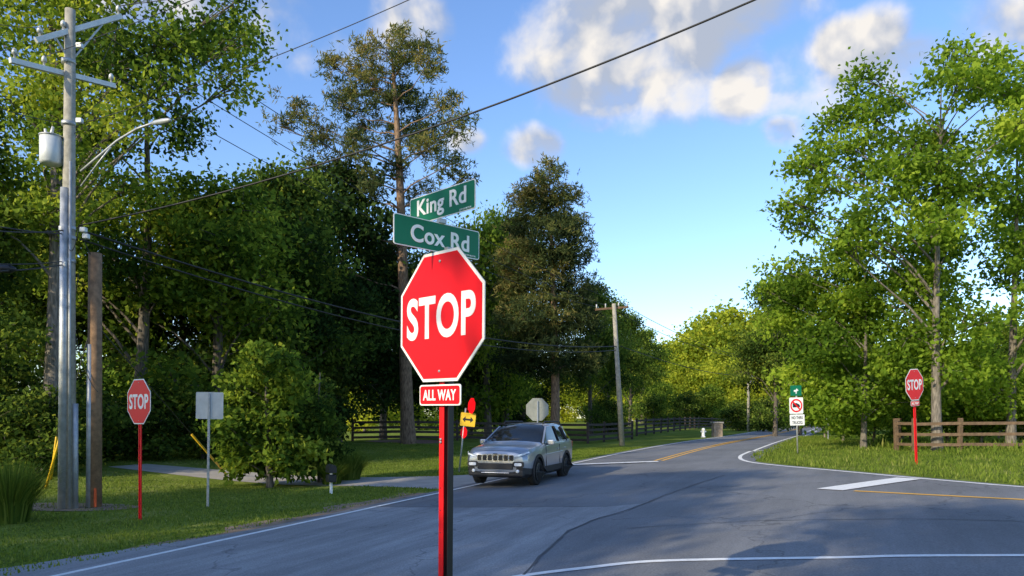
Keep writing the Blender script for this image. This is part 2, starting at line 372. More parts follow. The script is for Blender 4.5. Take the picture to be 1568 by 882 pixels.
# ---------------------------------------------------------------- trees
def make_tree(name,H,tr,blobs,loc,lean=(0,0),leaf=.17,dens=28,per=45,cr=.42,mats=None,seed=0,kind='leaf',tsides=10,limb=.35,vshift=0,twigs=5,fork=.25,vheight=0,texp=.8):
    r=np.random.RandomState(seed); rr=random.Random(seed)
    V=[];Q=[]
    def addtube(pts,rads,sides):
        v,f=tube_geo(pts,rads,sides); o=len(V); V.extend([tuple(a) for a in v])
        for q in f:
            if len(q)==4: Q.append(tuple(i+o for i in q))
    ph=[rr.uniform(0,6) for _ in range(4)]
    def axis(z):
        t=z/H
        return Vector((lean[0]*t+.012*H*math.sin(3*t+ph[0]),lean[1]*t+.012*H*math.sin(4*t+ph[1]),z))
    K=14; pts=[axis(H*.97*i/K) for i in range(K+1)]; pts[0].z=-.3
    rads=[tr*(1.25 if i==0 else 1)*(1-i/K)**texp+.015 for i in range(K+1)]
    addtube(pts,rads,tsides)
    P=[];CV=[]
    for (bx,by,bz,br) in blobs:
        c=Vector((bx,by,bz))
        hd=(c-axis(bz)).xy.length
        z0=max(H*fork*.6,min(bz-hd*(.75 if kind=='leaf' else .25)-.3,H*.93)); z0=max(z0,.3)
        s=axis(z0); mid=s.lerp(c,.5)+Vector((rr.uniform(-.3,.3),rr.uniform(-.3,.3),(.12 if kind=='leaf' else -.04)*hd+rr.uniform(-.1,.2)))
        r0=min(tr*limb*(1-z0/H*.6),tr*.6)*(.6+.3*min(1,br/1.5))
        addtube([s,s.lerp(mid,.5)+Vector((0,0,.04*hd)),mid,c],[r0,r0*.75,r0*.5,r0*.25+.008],6)
        nc=max(3,int(dens*br*br))
        d=r.normal(size=(nc,3)); d/=np.linalg.norm(d,axis=1)[:,None]
        cen=np.array(c)+d*(br*r.uniform(.15,1,nc)**.5)[:,None]*np.array([1,1,.8])
        cen+=r.normal(0,.10*br,(nc,3))
        for k in range(min(nc,twigs)):
            e=Vector(cen[k]); addtube([c.lerp(mid,rr.uniform(0,.5)),c.lerp(e,.5)+Vector((0,0,.05*br)),e],[r0*.3+.006,r0*.18+.006,.008],4)
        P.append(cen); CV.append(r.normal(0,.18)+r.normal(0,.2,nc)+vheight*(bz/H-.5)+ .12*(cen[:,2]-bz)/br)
    P=np.concatenate(P); CV=np.concatenate(CV)
    nb=len(Q)
    n=len(P)*per
    ci=np.repeat(np.arange(len(P)),per)
    if kind=='leaf':
        pos=P[ci]+r.normal(0,1,(n,3))*np.array([cr,cr,cr*.5])
        d=r.normal(size=(n,3)); d[:,2]-=.35; d/=np.linalg.norm(d,axis=1)[:,None]
        L=leaf*r.uniform(.6,1.3,n); Wd=L*.62
    else:
        nt_=per//6
        toff=r.normal(0,1,(len(P),nt_,3))*np.array([cr,cr,cr*.5])
        ti=r.randint(0,nt_,n)
        d=r.normal(size=(n,3)); d[:,2]+=.25; d/=np.linalg.norm(d,axis=1)[:,None]
        pos=P[ci]+toff[ci,ti]
        L=leaf*r.uniform(.7,1.2,n); Wd=L*.2
    up=r.normal(size=(n,3)); up[:,2]+=1.0*(kind=='leaf')
    side=np.cross(d,up); side/=np.maximum(np.linalg.norm(side,axis=1),1e-6)[:,None]
    LV=leaf_mesh(pos,d,side,L,Wd,None).reshape(-1,3)
    nv=len(V)
    allV=np.concatenate([np.array(V),LV]); allQ=np.concatenate([np.array(Q),np.arange(4*n).reshape(n,4)+nv])
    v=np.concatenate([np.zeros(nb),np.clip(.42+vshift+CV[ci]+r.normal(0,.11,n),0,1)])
    mi=np.concatenate([np.zeros(nb),np.ones(n)])
    o=build_np(name,allV,allQ,mats,v,mi); o.location=loc
    sm=np.zeros(len(allQ),bool); sm[:nb]=True; o.data.polygons.foreach_set('use_smooth',sm)
    return o
def px_tree(name,px,D,H_top,tr,pb,spread=1.0,lean_px=0,seed=0,**kw):
    x=(px-CX)/F*D; zb=tz(x,D); k=D/F; rr=random.Random(seed+100)
    H=EYE+(HY-H_top)*k-zb
    bl=[]
    for (bx,by,br) in pb:
        bl.append(((bx-px)*k,rr.uniform(-1,1)*spread,EYE+(HY-by)*k-zb,br*k))
    return make_tree(name,H,tr,bl,(x,D,zb),lean=(lean_px*k,0),seed=seed,**kw)
def crown(H,R,z0,n,seed,rb=(.26,.42)):
    rr=random.Random(seed); out=[]
    for i in range(n):
        u=rr.random()**.85; z=z0+(H-z0)*u*.93
        prof=(math.sin(math.pi*min(1,.12+.86*u))**.6)
        a=rr.uniform(0,6.283); rho=R*prof*rr.uniform(.35,.85)
        br=R*rr.uniform(*rb)*(.65+.35*prof)
        out.append((rho*math.cos(a),rho*math.sin(a),min(z,H-br*.6),br))
    out.append((0,0,H-R*.3,R*.3)); out.append((0,0,(H+z0)/2,R*.5))
    return out
LB=[M_bark,M_leaf]; LBb=[M_bark,M_leafb]; LBy=[M_bark,M_leafy]; LBd=[M_bark,M_leafd]; PN=[M_pbark,M_need]; GBb=[M_gbark,M_leafb]; GBr=[M_gbark,M_leafr]

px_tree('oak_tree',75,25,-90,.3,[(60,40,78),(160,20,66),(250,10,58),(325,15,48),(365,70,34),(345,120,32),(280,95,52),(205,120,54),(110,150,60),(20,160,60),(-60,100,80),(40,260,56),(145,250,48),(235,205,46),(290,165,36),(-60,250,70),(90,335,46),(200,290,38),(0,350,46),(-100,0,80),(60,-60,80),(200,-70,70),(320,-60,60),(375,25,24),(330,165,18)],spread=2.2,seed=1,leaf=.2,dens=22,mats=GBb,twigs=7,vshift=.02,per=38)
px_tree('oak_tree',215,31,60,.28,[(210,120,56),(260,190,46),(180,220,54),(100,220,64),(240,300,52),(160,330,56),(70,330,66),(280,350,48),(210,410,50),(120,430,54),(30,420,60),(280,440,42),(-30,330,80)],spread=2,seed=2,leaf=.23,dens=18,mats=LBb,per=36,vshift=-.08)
base=[]
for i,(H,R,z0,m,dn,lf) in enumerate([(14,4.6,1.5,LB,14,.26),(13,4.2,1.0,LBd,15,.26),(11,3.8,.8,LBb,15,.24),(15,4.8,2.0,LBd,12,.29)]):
    o=make_tree('maple_or_unseen_shade_tree',H,.24,crown(H,R,z0,24,50+i),(0,0,0),leaf=lf,dens=dn,per=30,cr=.46,mats=m,seed=60+i)
    base.append((o,H))
used=[False]*4
def inst(kind,px,D,top,rot=0,sx=1.0,name='maple_or_unseen_shade_tree'):
    o,H=base[kind]; x=(px-CX)/F*D; zb=tz(x,D); h=EYE+(HY-top)/F*D-zb; s=h/H
    if not used[kind]: used[kind]=True; q=o
    else: q=link(bpy.data.objects.new(name,o.data))
    q.name=name; q.location=(x,D,zb-.05); q.scale=(s*sx,s*sx,s); q.rotation_euler=(0,0,rot); return q
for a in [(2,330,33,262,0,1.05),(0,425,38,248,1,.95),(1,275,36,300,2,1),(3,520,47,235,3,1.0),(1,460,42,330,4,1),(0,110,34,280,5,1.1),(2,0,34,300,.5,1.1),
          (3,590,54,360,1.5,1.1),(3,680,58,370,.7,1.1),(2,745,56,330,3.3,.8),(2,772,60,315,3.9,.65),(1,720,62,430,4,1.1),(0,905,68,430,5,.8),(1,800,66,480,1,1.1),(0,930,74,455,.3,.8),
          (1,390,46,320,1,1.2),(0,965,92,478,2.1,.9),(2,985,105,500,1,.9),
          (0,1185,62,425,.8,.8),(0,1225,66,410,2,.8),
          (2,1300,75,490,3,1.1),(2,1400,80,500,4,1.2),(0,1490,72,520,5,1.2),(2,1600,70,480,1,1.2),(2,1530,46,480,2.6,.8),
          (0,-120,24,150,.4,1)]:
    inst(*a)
# unseen wood left of and behind the viewpoint, trees added to shade the foreground
for (x,y,k,s) in [(-22,3,0,1.1),(-18,-3,3,1.1),(-13,-10,0,1.05),(-24,-12,3,1.2)]:
    q=link(bpy.data.objects.new('maple_or_unseen_shade_tree',base[k][0].data)); q.location=(x,y,tz(x,y)); q.scale=(s,s,s)
px_tree('rhododendron_bush',412,22.5,520,.1,[(405,552,30),(378,595,36),(442,588,34),(358,650,34),(410,650,40),(462,648,34),(368,690,30),(430,695,36),(470,690,28),(348,615,20),(400,538,18),(420,610,34),(445,545,16),(350,715,22),(400,718,24),(450,718,24)],spread=.7,seed=9,leaf=.19,dens=80,per=22,cr=.16,mats=LBb,vshift=.05,fork=.05)
px_tree('juniper_shrub',490,24,565,.06,[(490,590,14),(490,620,22),(495,655,28),(485,690,30),(510,690,24)],spread=.4,seed=10,leaf=.12,dens=200,per=20,cr=.13,mats=LB,fork=.05,vshift=-.1)
shr=make_tree('shrub',3.2,.06,crown(3.2,1.9,.3,14,77),(0,0,0),leaf=.18,dens=44,per=22,cr=.24,mats=LB,seed=77,fork=.05)
shb=make_tree('shrub',3.0,.06,crown(3.0,1.9,.3,14,78),(0,0,0),leaf=.18,dens=44,per=22,cr=.24,mats=GBr,seed=78,fork=.05)
cnt=[0,0]
for (px,D,s,rt,kk) in [(250,30,1.1,0,0),(175,29,.9,1,0),(60,24,1.0,2,0),(310,31,1.0,3,0),(700,68,1.3,5,0),(780,68,1.3,1,0),(930,70,1.2,3,0),(1262,52,1.2,3,1),(1290,44,1.0,4,1),(20,27,1.3,4,0),(120,27,1.1,5,0),(1170,85,1.4,1,0),(1130,90,1.3,2,0),(1050,110,1.8,.4,0),(1000,100,1.5,2.2,0),(480,44,1.4,1,0),(420,40,1.4,2,0),(350,36,1.3,2,0),
                        (1450,37,1.1,2,1),(1500,36,1.25,3,1),(1560,35,1.3,4,1),(1620,34,1.4,5,1),(1395,38,1.0,1,1),(1340,40,1.1,0,1)]:
    x=(px-CX)/F*D; src=(shr,shb)[kk]
    q=src if cnt[kk]==0 else link(bpy.data.objects.new('shrub',src.data)); cnt[kk]+=1
    q.name='shrub'; q.location=(x,D,tz(x,D)-.05); q.scale=(s,s,s*.85); q.rotation_euler=(0,0,rt)
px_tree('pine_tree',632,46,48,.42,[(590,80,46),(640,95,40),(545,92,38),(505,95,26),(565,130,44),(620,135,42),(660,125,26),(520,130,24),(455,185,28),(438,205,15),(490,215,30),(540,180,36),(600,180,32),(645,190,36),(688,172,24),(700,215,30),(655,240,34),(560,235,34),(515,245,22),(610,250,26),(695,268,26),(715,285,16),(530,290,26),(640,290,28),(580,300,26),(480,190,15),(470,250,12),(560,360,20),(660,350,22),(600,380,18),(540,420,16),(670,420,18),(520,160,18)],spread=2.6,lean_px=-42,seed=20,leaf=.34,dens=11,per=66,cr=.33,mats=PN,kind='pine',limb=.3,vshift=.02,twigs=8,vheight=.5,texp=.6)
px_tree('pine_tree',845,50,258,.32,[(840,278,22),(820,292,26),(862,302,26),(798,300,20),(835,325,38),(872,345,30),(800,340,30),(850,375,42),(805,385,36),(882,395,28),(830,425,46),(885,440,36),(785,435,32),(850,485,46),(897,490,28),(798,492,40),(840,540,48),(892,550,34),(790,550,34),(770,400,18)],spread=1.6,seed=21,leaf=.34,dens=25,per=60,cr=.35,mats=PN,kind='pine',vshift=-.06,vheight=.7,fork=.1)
# right side
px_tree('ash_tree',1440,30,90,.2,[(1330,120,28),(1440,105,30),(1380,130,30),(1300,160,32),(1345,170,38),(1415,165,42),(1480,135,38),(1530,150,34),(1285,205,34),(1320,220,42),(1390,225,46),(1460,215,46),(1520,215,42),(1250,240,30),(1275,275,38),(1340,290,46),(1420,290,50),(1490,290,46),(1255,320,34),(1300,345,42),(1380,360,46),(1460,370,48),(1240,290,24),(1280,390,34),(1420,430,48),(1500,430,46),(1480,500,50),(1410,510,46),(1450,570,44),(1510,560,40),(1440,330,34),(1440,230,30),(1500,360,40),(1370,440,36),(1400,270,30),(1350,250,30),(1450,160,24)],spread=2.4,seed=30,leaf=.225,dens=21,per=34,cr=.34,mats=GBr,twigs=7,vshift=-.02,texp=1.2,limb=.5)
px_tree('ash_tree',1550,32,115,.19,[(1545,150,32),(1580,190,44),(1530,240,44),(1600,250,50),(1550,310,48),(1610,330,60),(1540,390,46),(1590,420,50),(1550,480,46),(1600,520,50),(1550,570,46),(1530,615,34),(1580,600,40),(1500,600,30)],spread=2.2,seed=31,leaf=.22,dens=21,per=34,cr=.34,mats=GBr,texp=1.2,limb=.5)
px_tree('maple_or_unseen_shade_tree',1322,33,375,.13,[(1300,390,34),(1350,380,30),(1260,410,38),(1330,425,48),(1380,430,38),(1225,440,34),(1275,470,48),(1340,490,52),(1395,500,38),(1215,490,30),(1240,530,44),(1300,550,52),(1360,560,48),(1230,580,38),(1280,610,38),(1340,610,38),(1400,590,38),(1200,400,14),(1190,440,14),(1180,430,10),(1430,615,28),(1310,470,44),(1245,630,26),(1300,640,24),(1365,635,26)],spread=2.0,seed=32,leaf=.23,dens=27,per=32,cr=.33,mats=GBr,vshift=-.02,texp=1.4)
ft=[]
for i,m in enumerate([LBy,LBb]):
    o=make_tree('distant_trees',20,.4,crown(20,8,1.0,28,90+i),(0,0,0),leaf=.75,dens=3.0,per=24,cr=1.2,mats=m,seed=95+i); ft.append(o)
fl=[(1000,150,560,0),(1030,150,520,0),(1060,155,500,0),(1090,150,482,0),(1125,145,466,0),(1160,150,472,0),(1195,140,480,0),(1230,150,500,1),(1270,150,520,0),(975,140,545,0),(1110,125,530,0),(1145,118,540,0),(1050,130,550,0),
    (1330,160,520,1),(1400,160,520,0),(1480,170,520,1),(1560,160,500,0),(1650,150,500,1),(860,150,560,0),(740,150,560,0),(640,110,540,0),(560,100,540,0),(450,120,500,1),(200,120,480,1),(1010,118,580,1),(1085,112,585,1),
    (900,150,570,0),(820,155,575,0),(780,150,565,1),(700,150,570,0),(600,140,570,0),(510,140,565,0),(400,140,550,1),(945,160,560,0)]
rr=random.Random(3)
for j,(px,D,top,k) in enumerate(fl):
    x=(px-CX)/F*D; zb=tz(x,D); s=(EYE+(HY-top)/F*D-zb)/20
    q=ft[0] if j==0 else (ft[1] if j==7 else link(bpy.data.objects.new('distant_trees',ft[k].data)))
    q.location=(x,D,zb-.5); w_=1.05 if j<26 else 1.5; q.scale=(s*w_,s*w_,s); q.rotation_euler=(0,0,rr.uniform(0,6))
def tuft(name,px,py,h,R,n,seed):
    x,y=G(px,py); r=np.random.RandomState(seed)
    a=r.uniform(0,6.28,n); rho=R*.35*np.sqrt(r.uniform(0,1,n))
    pos=np.stack([rho*np.cos(a),rho*np.sin(a),np.zeros(n)],1)
    lean=r.uniform(.1,.9,n)*R; hh=h*r.uniform(.6,1,n); ts=[0,.4,.75,1.0]
    out=np.stack([np.cos(a),np.sin(a),np.zeros(n)],1); sd=np.stack([-np.sin(a),np.cos(a),np.zeros(n)],1)
    rows=[]
    for t in ts:
        c=pos+out*(lean*t**2)[:,None]; c[:,2]=hh*(t-.25*t**3*lean/R)
        w=.02*(1-.85*t); rows.append(c+sd*w); rows.append(c-sd*w)
    V=np.stack(rows,1).reshape(-1,3)
    b=np.arange(n)[:,None]*8
    q=np.concatenate([b+np.array([[2*i,2*i+1,2*i+3,2*i+2]]) for i in range(3)],0)
    o=build_np(name,V,q,[M_grassb],np.clip(np.tile(r.normal(.3,.2,n),3),0,1),None); o.location=(x,y,tz(x,y)); return o
tuft('ornamental_grass',15,800,1.5,1.0,900,1)
tuft('ornamental_grass',535,735,1.15,1.0,700,2)
tuft('ornamental_grass',508,742,.9,.8,500,3)

# ---------------------------------------------------------------- signs
def text_mesh(body,w,h,m,parent,loc,bold=.0):
    cu=bpy.data.curves.new('t','FONT'); cu.body=body; cu.size=1; cu.offset=bold; cu.extrude=.002; cu.resolution_u=6; cu.space_character=1.0+bold*2.2
    o=bpy.data.objects.new('t',cu); scene.collection.objects.link(o)
    bpy.context.view_layer.update()
    me=bpy.data.meshes.new_from_object(o.evaluated_get(bpy.context.evaluated_depsgraph_get()))
    bpy.data.objects.remove(o)
    co=np.empty(len(me.vertices)*3); me.vertices.foreach_get('co',co); co=co.reshape(-1,3)
    mn,mx=co.min(0),co.max(0)
    x=(co[:,0]-(mn[0]+mx[0])/2)/(mx[0]-mn[0])*w; z=(co[:,1]-(mn[1]+mx[1])/2)/(mx[1]-mn[1])*h
    y=-co[:,2]*1.0
    me.vertices.foreach_set('co',np.stack([x,y,z],1).ravel()); me.update()
    me.materials.clear(); me.materials.append(m)
    q=bpy.data.objects.new('lettering_'+body.lower().replace(' ','_'),me); q.location=loc; return link(q,parent)
def plate(name,poly,th,m,parent,loc):
    n=len(poly); V=[(x,-th/2,z) for x,z in poly]+[(x,th/2,z) for x,z in poly]
    Fc=[tuple(range(n)),tuple(range(2*n-1,n-1,-1))]+[(i,i+n,(i+1)%n+n,(i+1)%n) for i in range(n)]
    return meshobj(name,V,Fc,m,parent,loc=loc)
def octp(r):
    R=r/math.cos(math.pi/8); return [(R*math.cos(math.pi/8+k*math.pi/4),R*math.sin(math.pi/8+k*math.pi/4)) for k in range(8)]
def rrect(w,h,rc=.02):
    P=[]
    for cx,cz,a0 in ((w/2-rc,h/2-rc,0),(-w/2+rc,h/2-rc,90),(-w/2+rc,-h/2+rc,180),(w/2-rc,-h/2+rc,270)):
        for k in range(5):
            a=rad(a0+k*22.5); P.append((cx+rc*math.cos(a),cz+rc*math.sin(a)))
    return P
def stop_face(par,zc,wid,allway=True,y0=-.03):
    r=wid/2
    plate('sign_plate',octp(r),.004,M_alu,par,(0,y0,zc))
    plate('white_border',octp(r*.995),.002,M_white,par,(0,y0-.004,zc))
    plate('red_face',octp(r*.95),.002,M_red,par,(0,y0-.0065,zc))
    text_mesh('STOP',wid*.82,wid*.335,M_white,par,(0,y0-.0085,zc),bold=.026)
    for dz in (.42,-.42):
        tube('bolt',[(0,y0-.004,zc+dz*wid),(0,y0-.014,zc+dz*wid)],.010,M_steel,par,8)
    if allway:
        w,h=.46,.15; z=zc-r-.02-h/2
        plate('plaque_plate',rrect(w,h),.003,M_alu,par,(0,y0,z))
        plate('plaque_border',rrect(w*.995,h*.99),.002,M_white,par,(0,y0-.004,z))
        plate('plaque_face',rrect(w*.95,h*.86),.002,M_red,par,(0,y0-.0065,z))
        text_mesh('ALL WAY',w*.80,h*.52,M_white,par,(0,y0-.0085,z),bold=.025)
def channel_post(par,h,w=.075):
    a=w/2
    prof=[(-a,-.012),(-a*.45,-.012),(-a*.45,.02),(a*.45,.02),(a*.45,-.012),(a,-.012),(a,-.018),(a*.38,-.018),(a*.38,.014),(-a*.38,.014),(-a*.38,-.018),(-a,-.018)]
    n=len(prof); V=[(x,y,-.4) for x,y in prof]+[(x,y,h) for x,y in prof]
    Fc=[(i,(i+1)%n,(i+1)%n+n,i+n) for i in range(n)]
    meshobj('post',V,Fc,M_redpost,par)
D0=5.3; sx0=(676-CX)/F*D0; g0=tz(sx0,D0)
zc=EYE+(HY-485.5)/F*D0-g0
S=empty('stop_sign',(sx0,D0,g0),(0,rad(.6),rad(-45)))
stop_face(S,zc,.93)
box('post_face',(.052,.008,3.0),(-.014,0,1.1),M_redpost,S,bev=.002)
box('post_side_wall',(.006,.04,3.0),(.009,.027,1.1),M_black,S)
box('post_flange',(.03,.008,3.0),(.030,.052,1.1),M_redpost,S,bev=.002)
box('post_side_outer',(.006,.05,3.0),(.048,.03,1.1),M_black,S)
for k in range(14):
    tube('post_hole',[(-.02,-.0035,.25+k*.16),(-.02,-.0055,.25+k*.16)],.0045,M_black,S,8)
for k in (0,1): tube('post_bolt',[(-.014,-.004,1.72-.02*k),(-.014,-.016,1.72-.02*k)],.009,M_steel,S,8)
box('post_top_extension',(.04,.04,.32),(.0,.035,zc+.34),M_steel,S,bev=.003)
def name_sign(par_name,body,px,py,w,h,rot,tw,th,tilt=0,dx=0):
    p=W(px,py,D0+.03); e=empty(par_name,p,(0,rad(tilt),rad(rot)))
    plate('sign_plate',rrect(w,h,.018),.006,M_white,e,(0,0,0))
    for s in (1,-1):
        plate('green_face',rrect(w-.014,h-.014,.014),.001,M_green,e,(0,-.004*s,0))
    text_mesh(body,tw,th,M_white,e,(dx,-.006,-.004),bold=.02)
    return e
e=name_sign('street_name_sign','King Rd',676,312,.72,.205,-44,.54,.155)
text_mesh('CITY OF MILTON',.12,.012,M_white,e,(.26,-.006,-.085))
e=name_sign('street_name_sign','Cox Rd',671,363.5,.76,.215,42,.52,.125,tilt=.5,dx=.02)
text_mesh('CITY OF MILTON',.12,.012,M_white,e,(.28,-.006,-.088))
box('sign_bracket',(.08,.04,.022),(.03,.0,-.118),M_steel,e); box('sign_bracket_upper',(.06,.04,.03),(.03,.0,.122),M_steel,e)
gx,gy=G(215,796)
D=gy; e=empty('stop_sign',(gx,gy,tz(gx,gy)),(0,0,rad(-36)))
zc=EYE+(HY-615)/F*D-tz(gx,gy); wl=69/F*D
stop_face(e,zc,wl,allway=False); channel_post(e,zc+wl*.4,.10)
D=22.5; x=(1403-CX)/F*D; e=empty('stop_sign',(x,D,tz(x,D)),(0,rad(-3.6),rad(32)))
zc=EYE+(HY-589)/F*D-tz(x,D); stop_face(e,zc,.95); channel_post(e,zc+.3,.11)
gx,gy=G(318,778); D=gy; e=empty('traffic_sign',(gx,gy,tz(gx,gy)),(0,rad(.8),rad(0)))
zc=EYE+(HY-621)/F*D-tz(gx,gy); h=42/F*D
plate('sign_plate',rrect(h,h*.98,.03),.004,M_alu,e,(0,.03,zc)); 
box('post',(.05,.035,zc+.4),(0,0,(zc+.4)/2-.1),M_steel,e,bev=.004)
for dz in (.18,-.18): tube('bolt',[(0,-.018,zc+dz),(0,-.03,zc+dz)],.012,M_steel,e,8)
D=30; x=(823-CX)/F*D; e=empty('stop_sign',(x,D,tz(x,D)),(0,0,rad(8)))
zc=EYE+(HY-627)/F*D-tz(x,D)
plate('sign_plate',octp(.46),.004,mat('sign_back_weathered',(.3,.31,.27),.7,.1,var=.2,scale=4),e,(0,.03,zc)); plate('red_face',octp(.44),.002,M_red,e,(0,.034,zc)); box('post',(.05,.035,zc+.45),(0,0,(zc+.45)/2-.1),M_steel,e)
D=26.5; x=(703-CX)/F*D; e=empty('arrow_warning_sign',(x,D,tz(x,D)),(0,rad(6),rad(0)))
tube('post',[(0,0,-.1),(0,0,2.3)],.03,M_steel,e)
zc=1.9
plate('yellow_plate',rrect(.54,.48,.03),.004,M_yel,e,(.12,-.04,zc))
plate('arrow_shaft',[(-.1,-.035),(.1,-.035),(.1,.035),(-.1,.035)],.002,M_black,e,(.12,-.046,zc))
plate('arrow_left',[(-.2,0),(-.09,-.11),(-.09,.11)],.002,M_black,e,(.12,-.046,zc)); plate('arrow_right',[(.2,0),(.09,.11),(.09,-.11)],.002,M_black,e,(.12,-.046,zc))
st=plate('stop_plate_edge_on',octp(.28),.004,M_red,e,(.2,-.04,zc+.5)); st.rotation_euler=(0,0,rad(-60))
st=plate('stop_plate_small',octp(.2),.004,M_red,e,(0.02,-.045,zc-.48)); st.rotation_euler=(0,0,rad(-50))
D=30; x=(1222-CX)/F*D; e=empty('no_trucks_sign',(x,D,tz(x,D)),(0,rad(-1.5),rad(12))); g=tz(x,D)
def zz(py): return EYE+(HY-py)/F*D-g
tube('post',[(0,.03,-.1),(0,.03,zz(592))],.03,M_steel,e)
plate('green_sign',rrect(.5,.42,.03),.004,M_green,e,(-.03,0,zz(598)))
plate('green_sign_symbol',[(-.1,-.05),(-.02,-.05),(-.02,-.13),(.03,-.13),(.03,-.03),(.12,0),(.03,.09),(0,.03),(-.1,.02)],.002,M_white,e,(-.03,-.005,zz(598)))
plate('white_sign',rrect(.62,.66,.04),.004,M_white,e,(-.03,0,zz(621)))
ring=[];fr=[]
for k in range(33):
    a=2*math.pi*k/32; ring+=[(.27*math.cos(a),0,.27*math.sin(a)),(.21*math.cos(a),0,.21*math.sin(a))]
for k in range(32): fr.append((2*k,2*k+1,2*k+3,2*k+2))
meshobj('prohibition_ring',ring,fr,M_red,e,loc=(-.03,-.008,zz(621)))
plate('truck_symbol',[(-.16,-.07),(.16,-.07),(.16,.01),(.1,.07),(.05,.07),(.05,.1),(-.16,.1)],.002,M_black,e,(-.03,-.004,zz(621)))
sl=plate('prohibition_slash',[(-.22,-.03),(.22,-.03),(.22,.03),(-.22,.03)],.002,M_red,e,(-.03,-.010,zz(621))); sl.rotation_euler=(0,rad(45),0)
plate('plaque',rrect(.66,.44,.03),.004,M_white,e,(0,0,zz(643)))
text_mesh('NO THRU',.5,.12,M_black,e,(0,-.006,zz(639.5)),bold=.01); text_mesh('TRUCKS',.46,.12,M_black,e,(0,-.006,zz(647)),bold=.01)
D=48; x=(1268-CX)/F*D; e=empty('traffic_sign',(x,D,tz(x,D))); box('post',(.05,.04,1.6),(0,0,.8),M_steel,e); plate('sign_plate',rrect(.3,.4,.03),.004,M_alu,e,(0,-.03,1.5))

# ---------------------------------------------------------------- poles
gx,gy=G(105,779); DP=gy; g=tz(gx,gy); P0=Vector((gx,gy,g))
pole=empty('utility_pole',(gx,gy,g))
def pl(px,py,dy=0):
    w=W(px,py,DP+dy); return w-P0
Ht=pl(108,15).z
tube('pole',[(0,0,-.3),(.0,0,Ht*.5),(.04,0,Ht)],[.17,.145,.115],M_woodg,pole,16)
tube('cable_guard',[(-.07,-.13,0),(-.02,-.12,pl(105,290).z)],[.1,.095],M_steel,pole,12)
tube('cable_guard_side',[(.18,-.03,0),(.18,-.03,pl(105,618).z)],[.065,.065],M_steel,pole,10)
tube('conduit',[(.1,-.15,0),(.12,-.13,pl(0,250).z)],.03,M_steel,pole,8)
def beam(name,a,b,w,h,m,par):
    a=Vector(a);b=Vector(b);d=b-a; o=box(name,(d.length,w,h),(a+b)/2,m,par,bev=.005); o.rotation_mode='QUATERNION'; o.rotation_quaternion=d.to_track_quat('X','Z'); return o
a=pl(55,62,-.6); b=pl(186,25,.9); beam('crossarm_upper',a,b,.1,.12,M_alu,pole)
c=pl(15,92,-1.1); d=pl(176,132,1.1); beam('crossarm_lower',c,d,.1,.12,M_alu,pole)
def insul(name,p):
    tube(name,[p,p+Vector((0,0,.1)),p+Vector((0,0,.1)),p+Vector((0,0,.2)),p+Vector((0,0,.24))],[.025,.025,.06,.05,.02],M_alu,pole,10)
ends=[]
for (A_,B_) in ((a,b),(c,d)):
    for t in (.04,.3,.96):
        p=A_.lerp(B_,t)+Vector((0,0,.06)); insul('insulator',p); ends.append(P0+p+Vector((0,0,.22)))
beam('crossarm_brace',a.lerp(b,.2),pl(108,95),.03,.04,M_steel,pole); beam('crossarm_brace_2',a.lerp(b,.8),pl(108,95),.03,.04,M_steel,pole)
t0=pl(78,252,-.1); t1=pl(78,210,-.1)
tube('transformer_can',[t0,t0+Vector((0,0,.04)),t1,t1+Vector((0,0,.06))],[.2,.24,.24,.12],mat('transformer_grey',(.6,.63,.65),.45,.1,var=.06),pole,20)
tube('transformer_lid_rim',[t1,t1+Vector((0,0,.03))],.255,M_steel,pole,20)
tube('transformer_bushing',[t1,t1+Vector((.05,0,.25))],[.05,.03],M_alu,pole,8); tube('transformer_bushing_2',[t1+Vector((-.1,0,0)),t1+Vector((-.14,0,.2))],[.04,.03],M_alu,pole,8)
beam('transformer_bracket',pl(88,235),pl(104,235),.08,.3,M_steel,pole)
lp=[pl(124,262,-.1),pl(150,240,-.3),pl(180,215,-.6),pl(210,197,-.9),pl(236,188,-1.2)]
tube('lamp_arm',lp,.028,M_steel,pole,8); tube('lamp_arm_lower',[pl(124,285,-.1),pl(150,250,-.3),pl(170,225,-.5)],.02,M_steel,pole,8)
la=pl(232,189,-1.15); lb=pl(262,184,-1.5)
tube('lamp_head',[la,la.lerp(lb,.25),la.lerp(lb,.6),la.lerp(lb,.9),lb],[.03,.055,.065,.055,.02],M_steel,pole,12)
for py in (95,190,350,365,400): tube('hardware_band',[(.0,0,pl(0,py).z-.05),(0,0,pl(0,py).z+.05)],.155,M_steel,pole,14)
for (px,py) in ((122,185),(128,352),(132,362),(96,350),(98,405),(122,70)): box('hardware_clamp',(.14,.12,.12),pl(px,py,-.15),M_alu,pole,bev=.02)
gx2,gy2=G(144,777); g2=tz(gx2,gy2); pole2=empty('utility_pole',(gx2,gy2,g2))
h2=(HY-388)/F*gy2+EYE-g2
tube('pole',[(0,0,-.3),(0.03,0,h2)],[.175,.15],M_wood,pole2,16)
tube('cable_guard',[(-.05,-.14,0),(-.03,-.13,(HY-528)/F*gy2+EYE-g2)],[.065,.06],M_steel,pole2,12)
box('orange_marker',(.06,.02,.45),(.12,-.16,.25),mat('marker_orange',(.6,.09,.02),.6),pole2)
sheet('pole_dirt',[(gx2-.5+1.5*math.cos(t)*1.1,gy2-.1+.7*math.sin(t)) for t in np.linspace(0,6.283,20)[:-1]],.014,M_dirt,.5)
guy=empty('guy_wire')
def guyw(top,bot,gl):
    tube('strand',[top,bot],.012,M_wire,guy,6); tube('yellow_guard',[bot,bot.lerp(top,gl)],.035,M_yel,guy,8)
bx,by=G(70,748); guyw(W(145,480,gy2),Vector((bx,by,tz(bx,by))),.36)
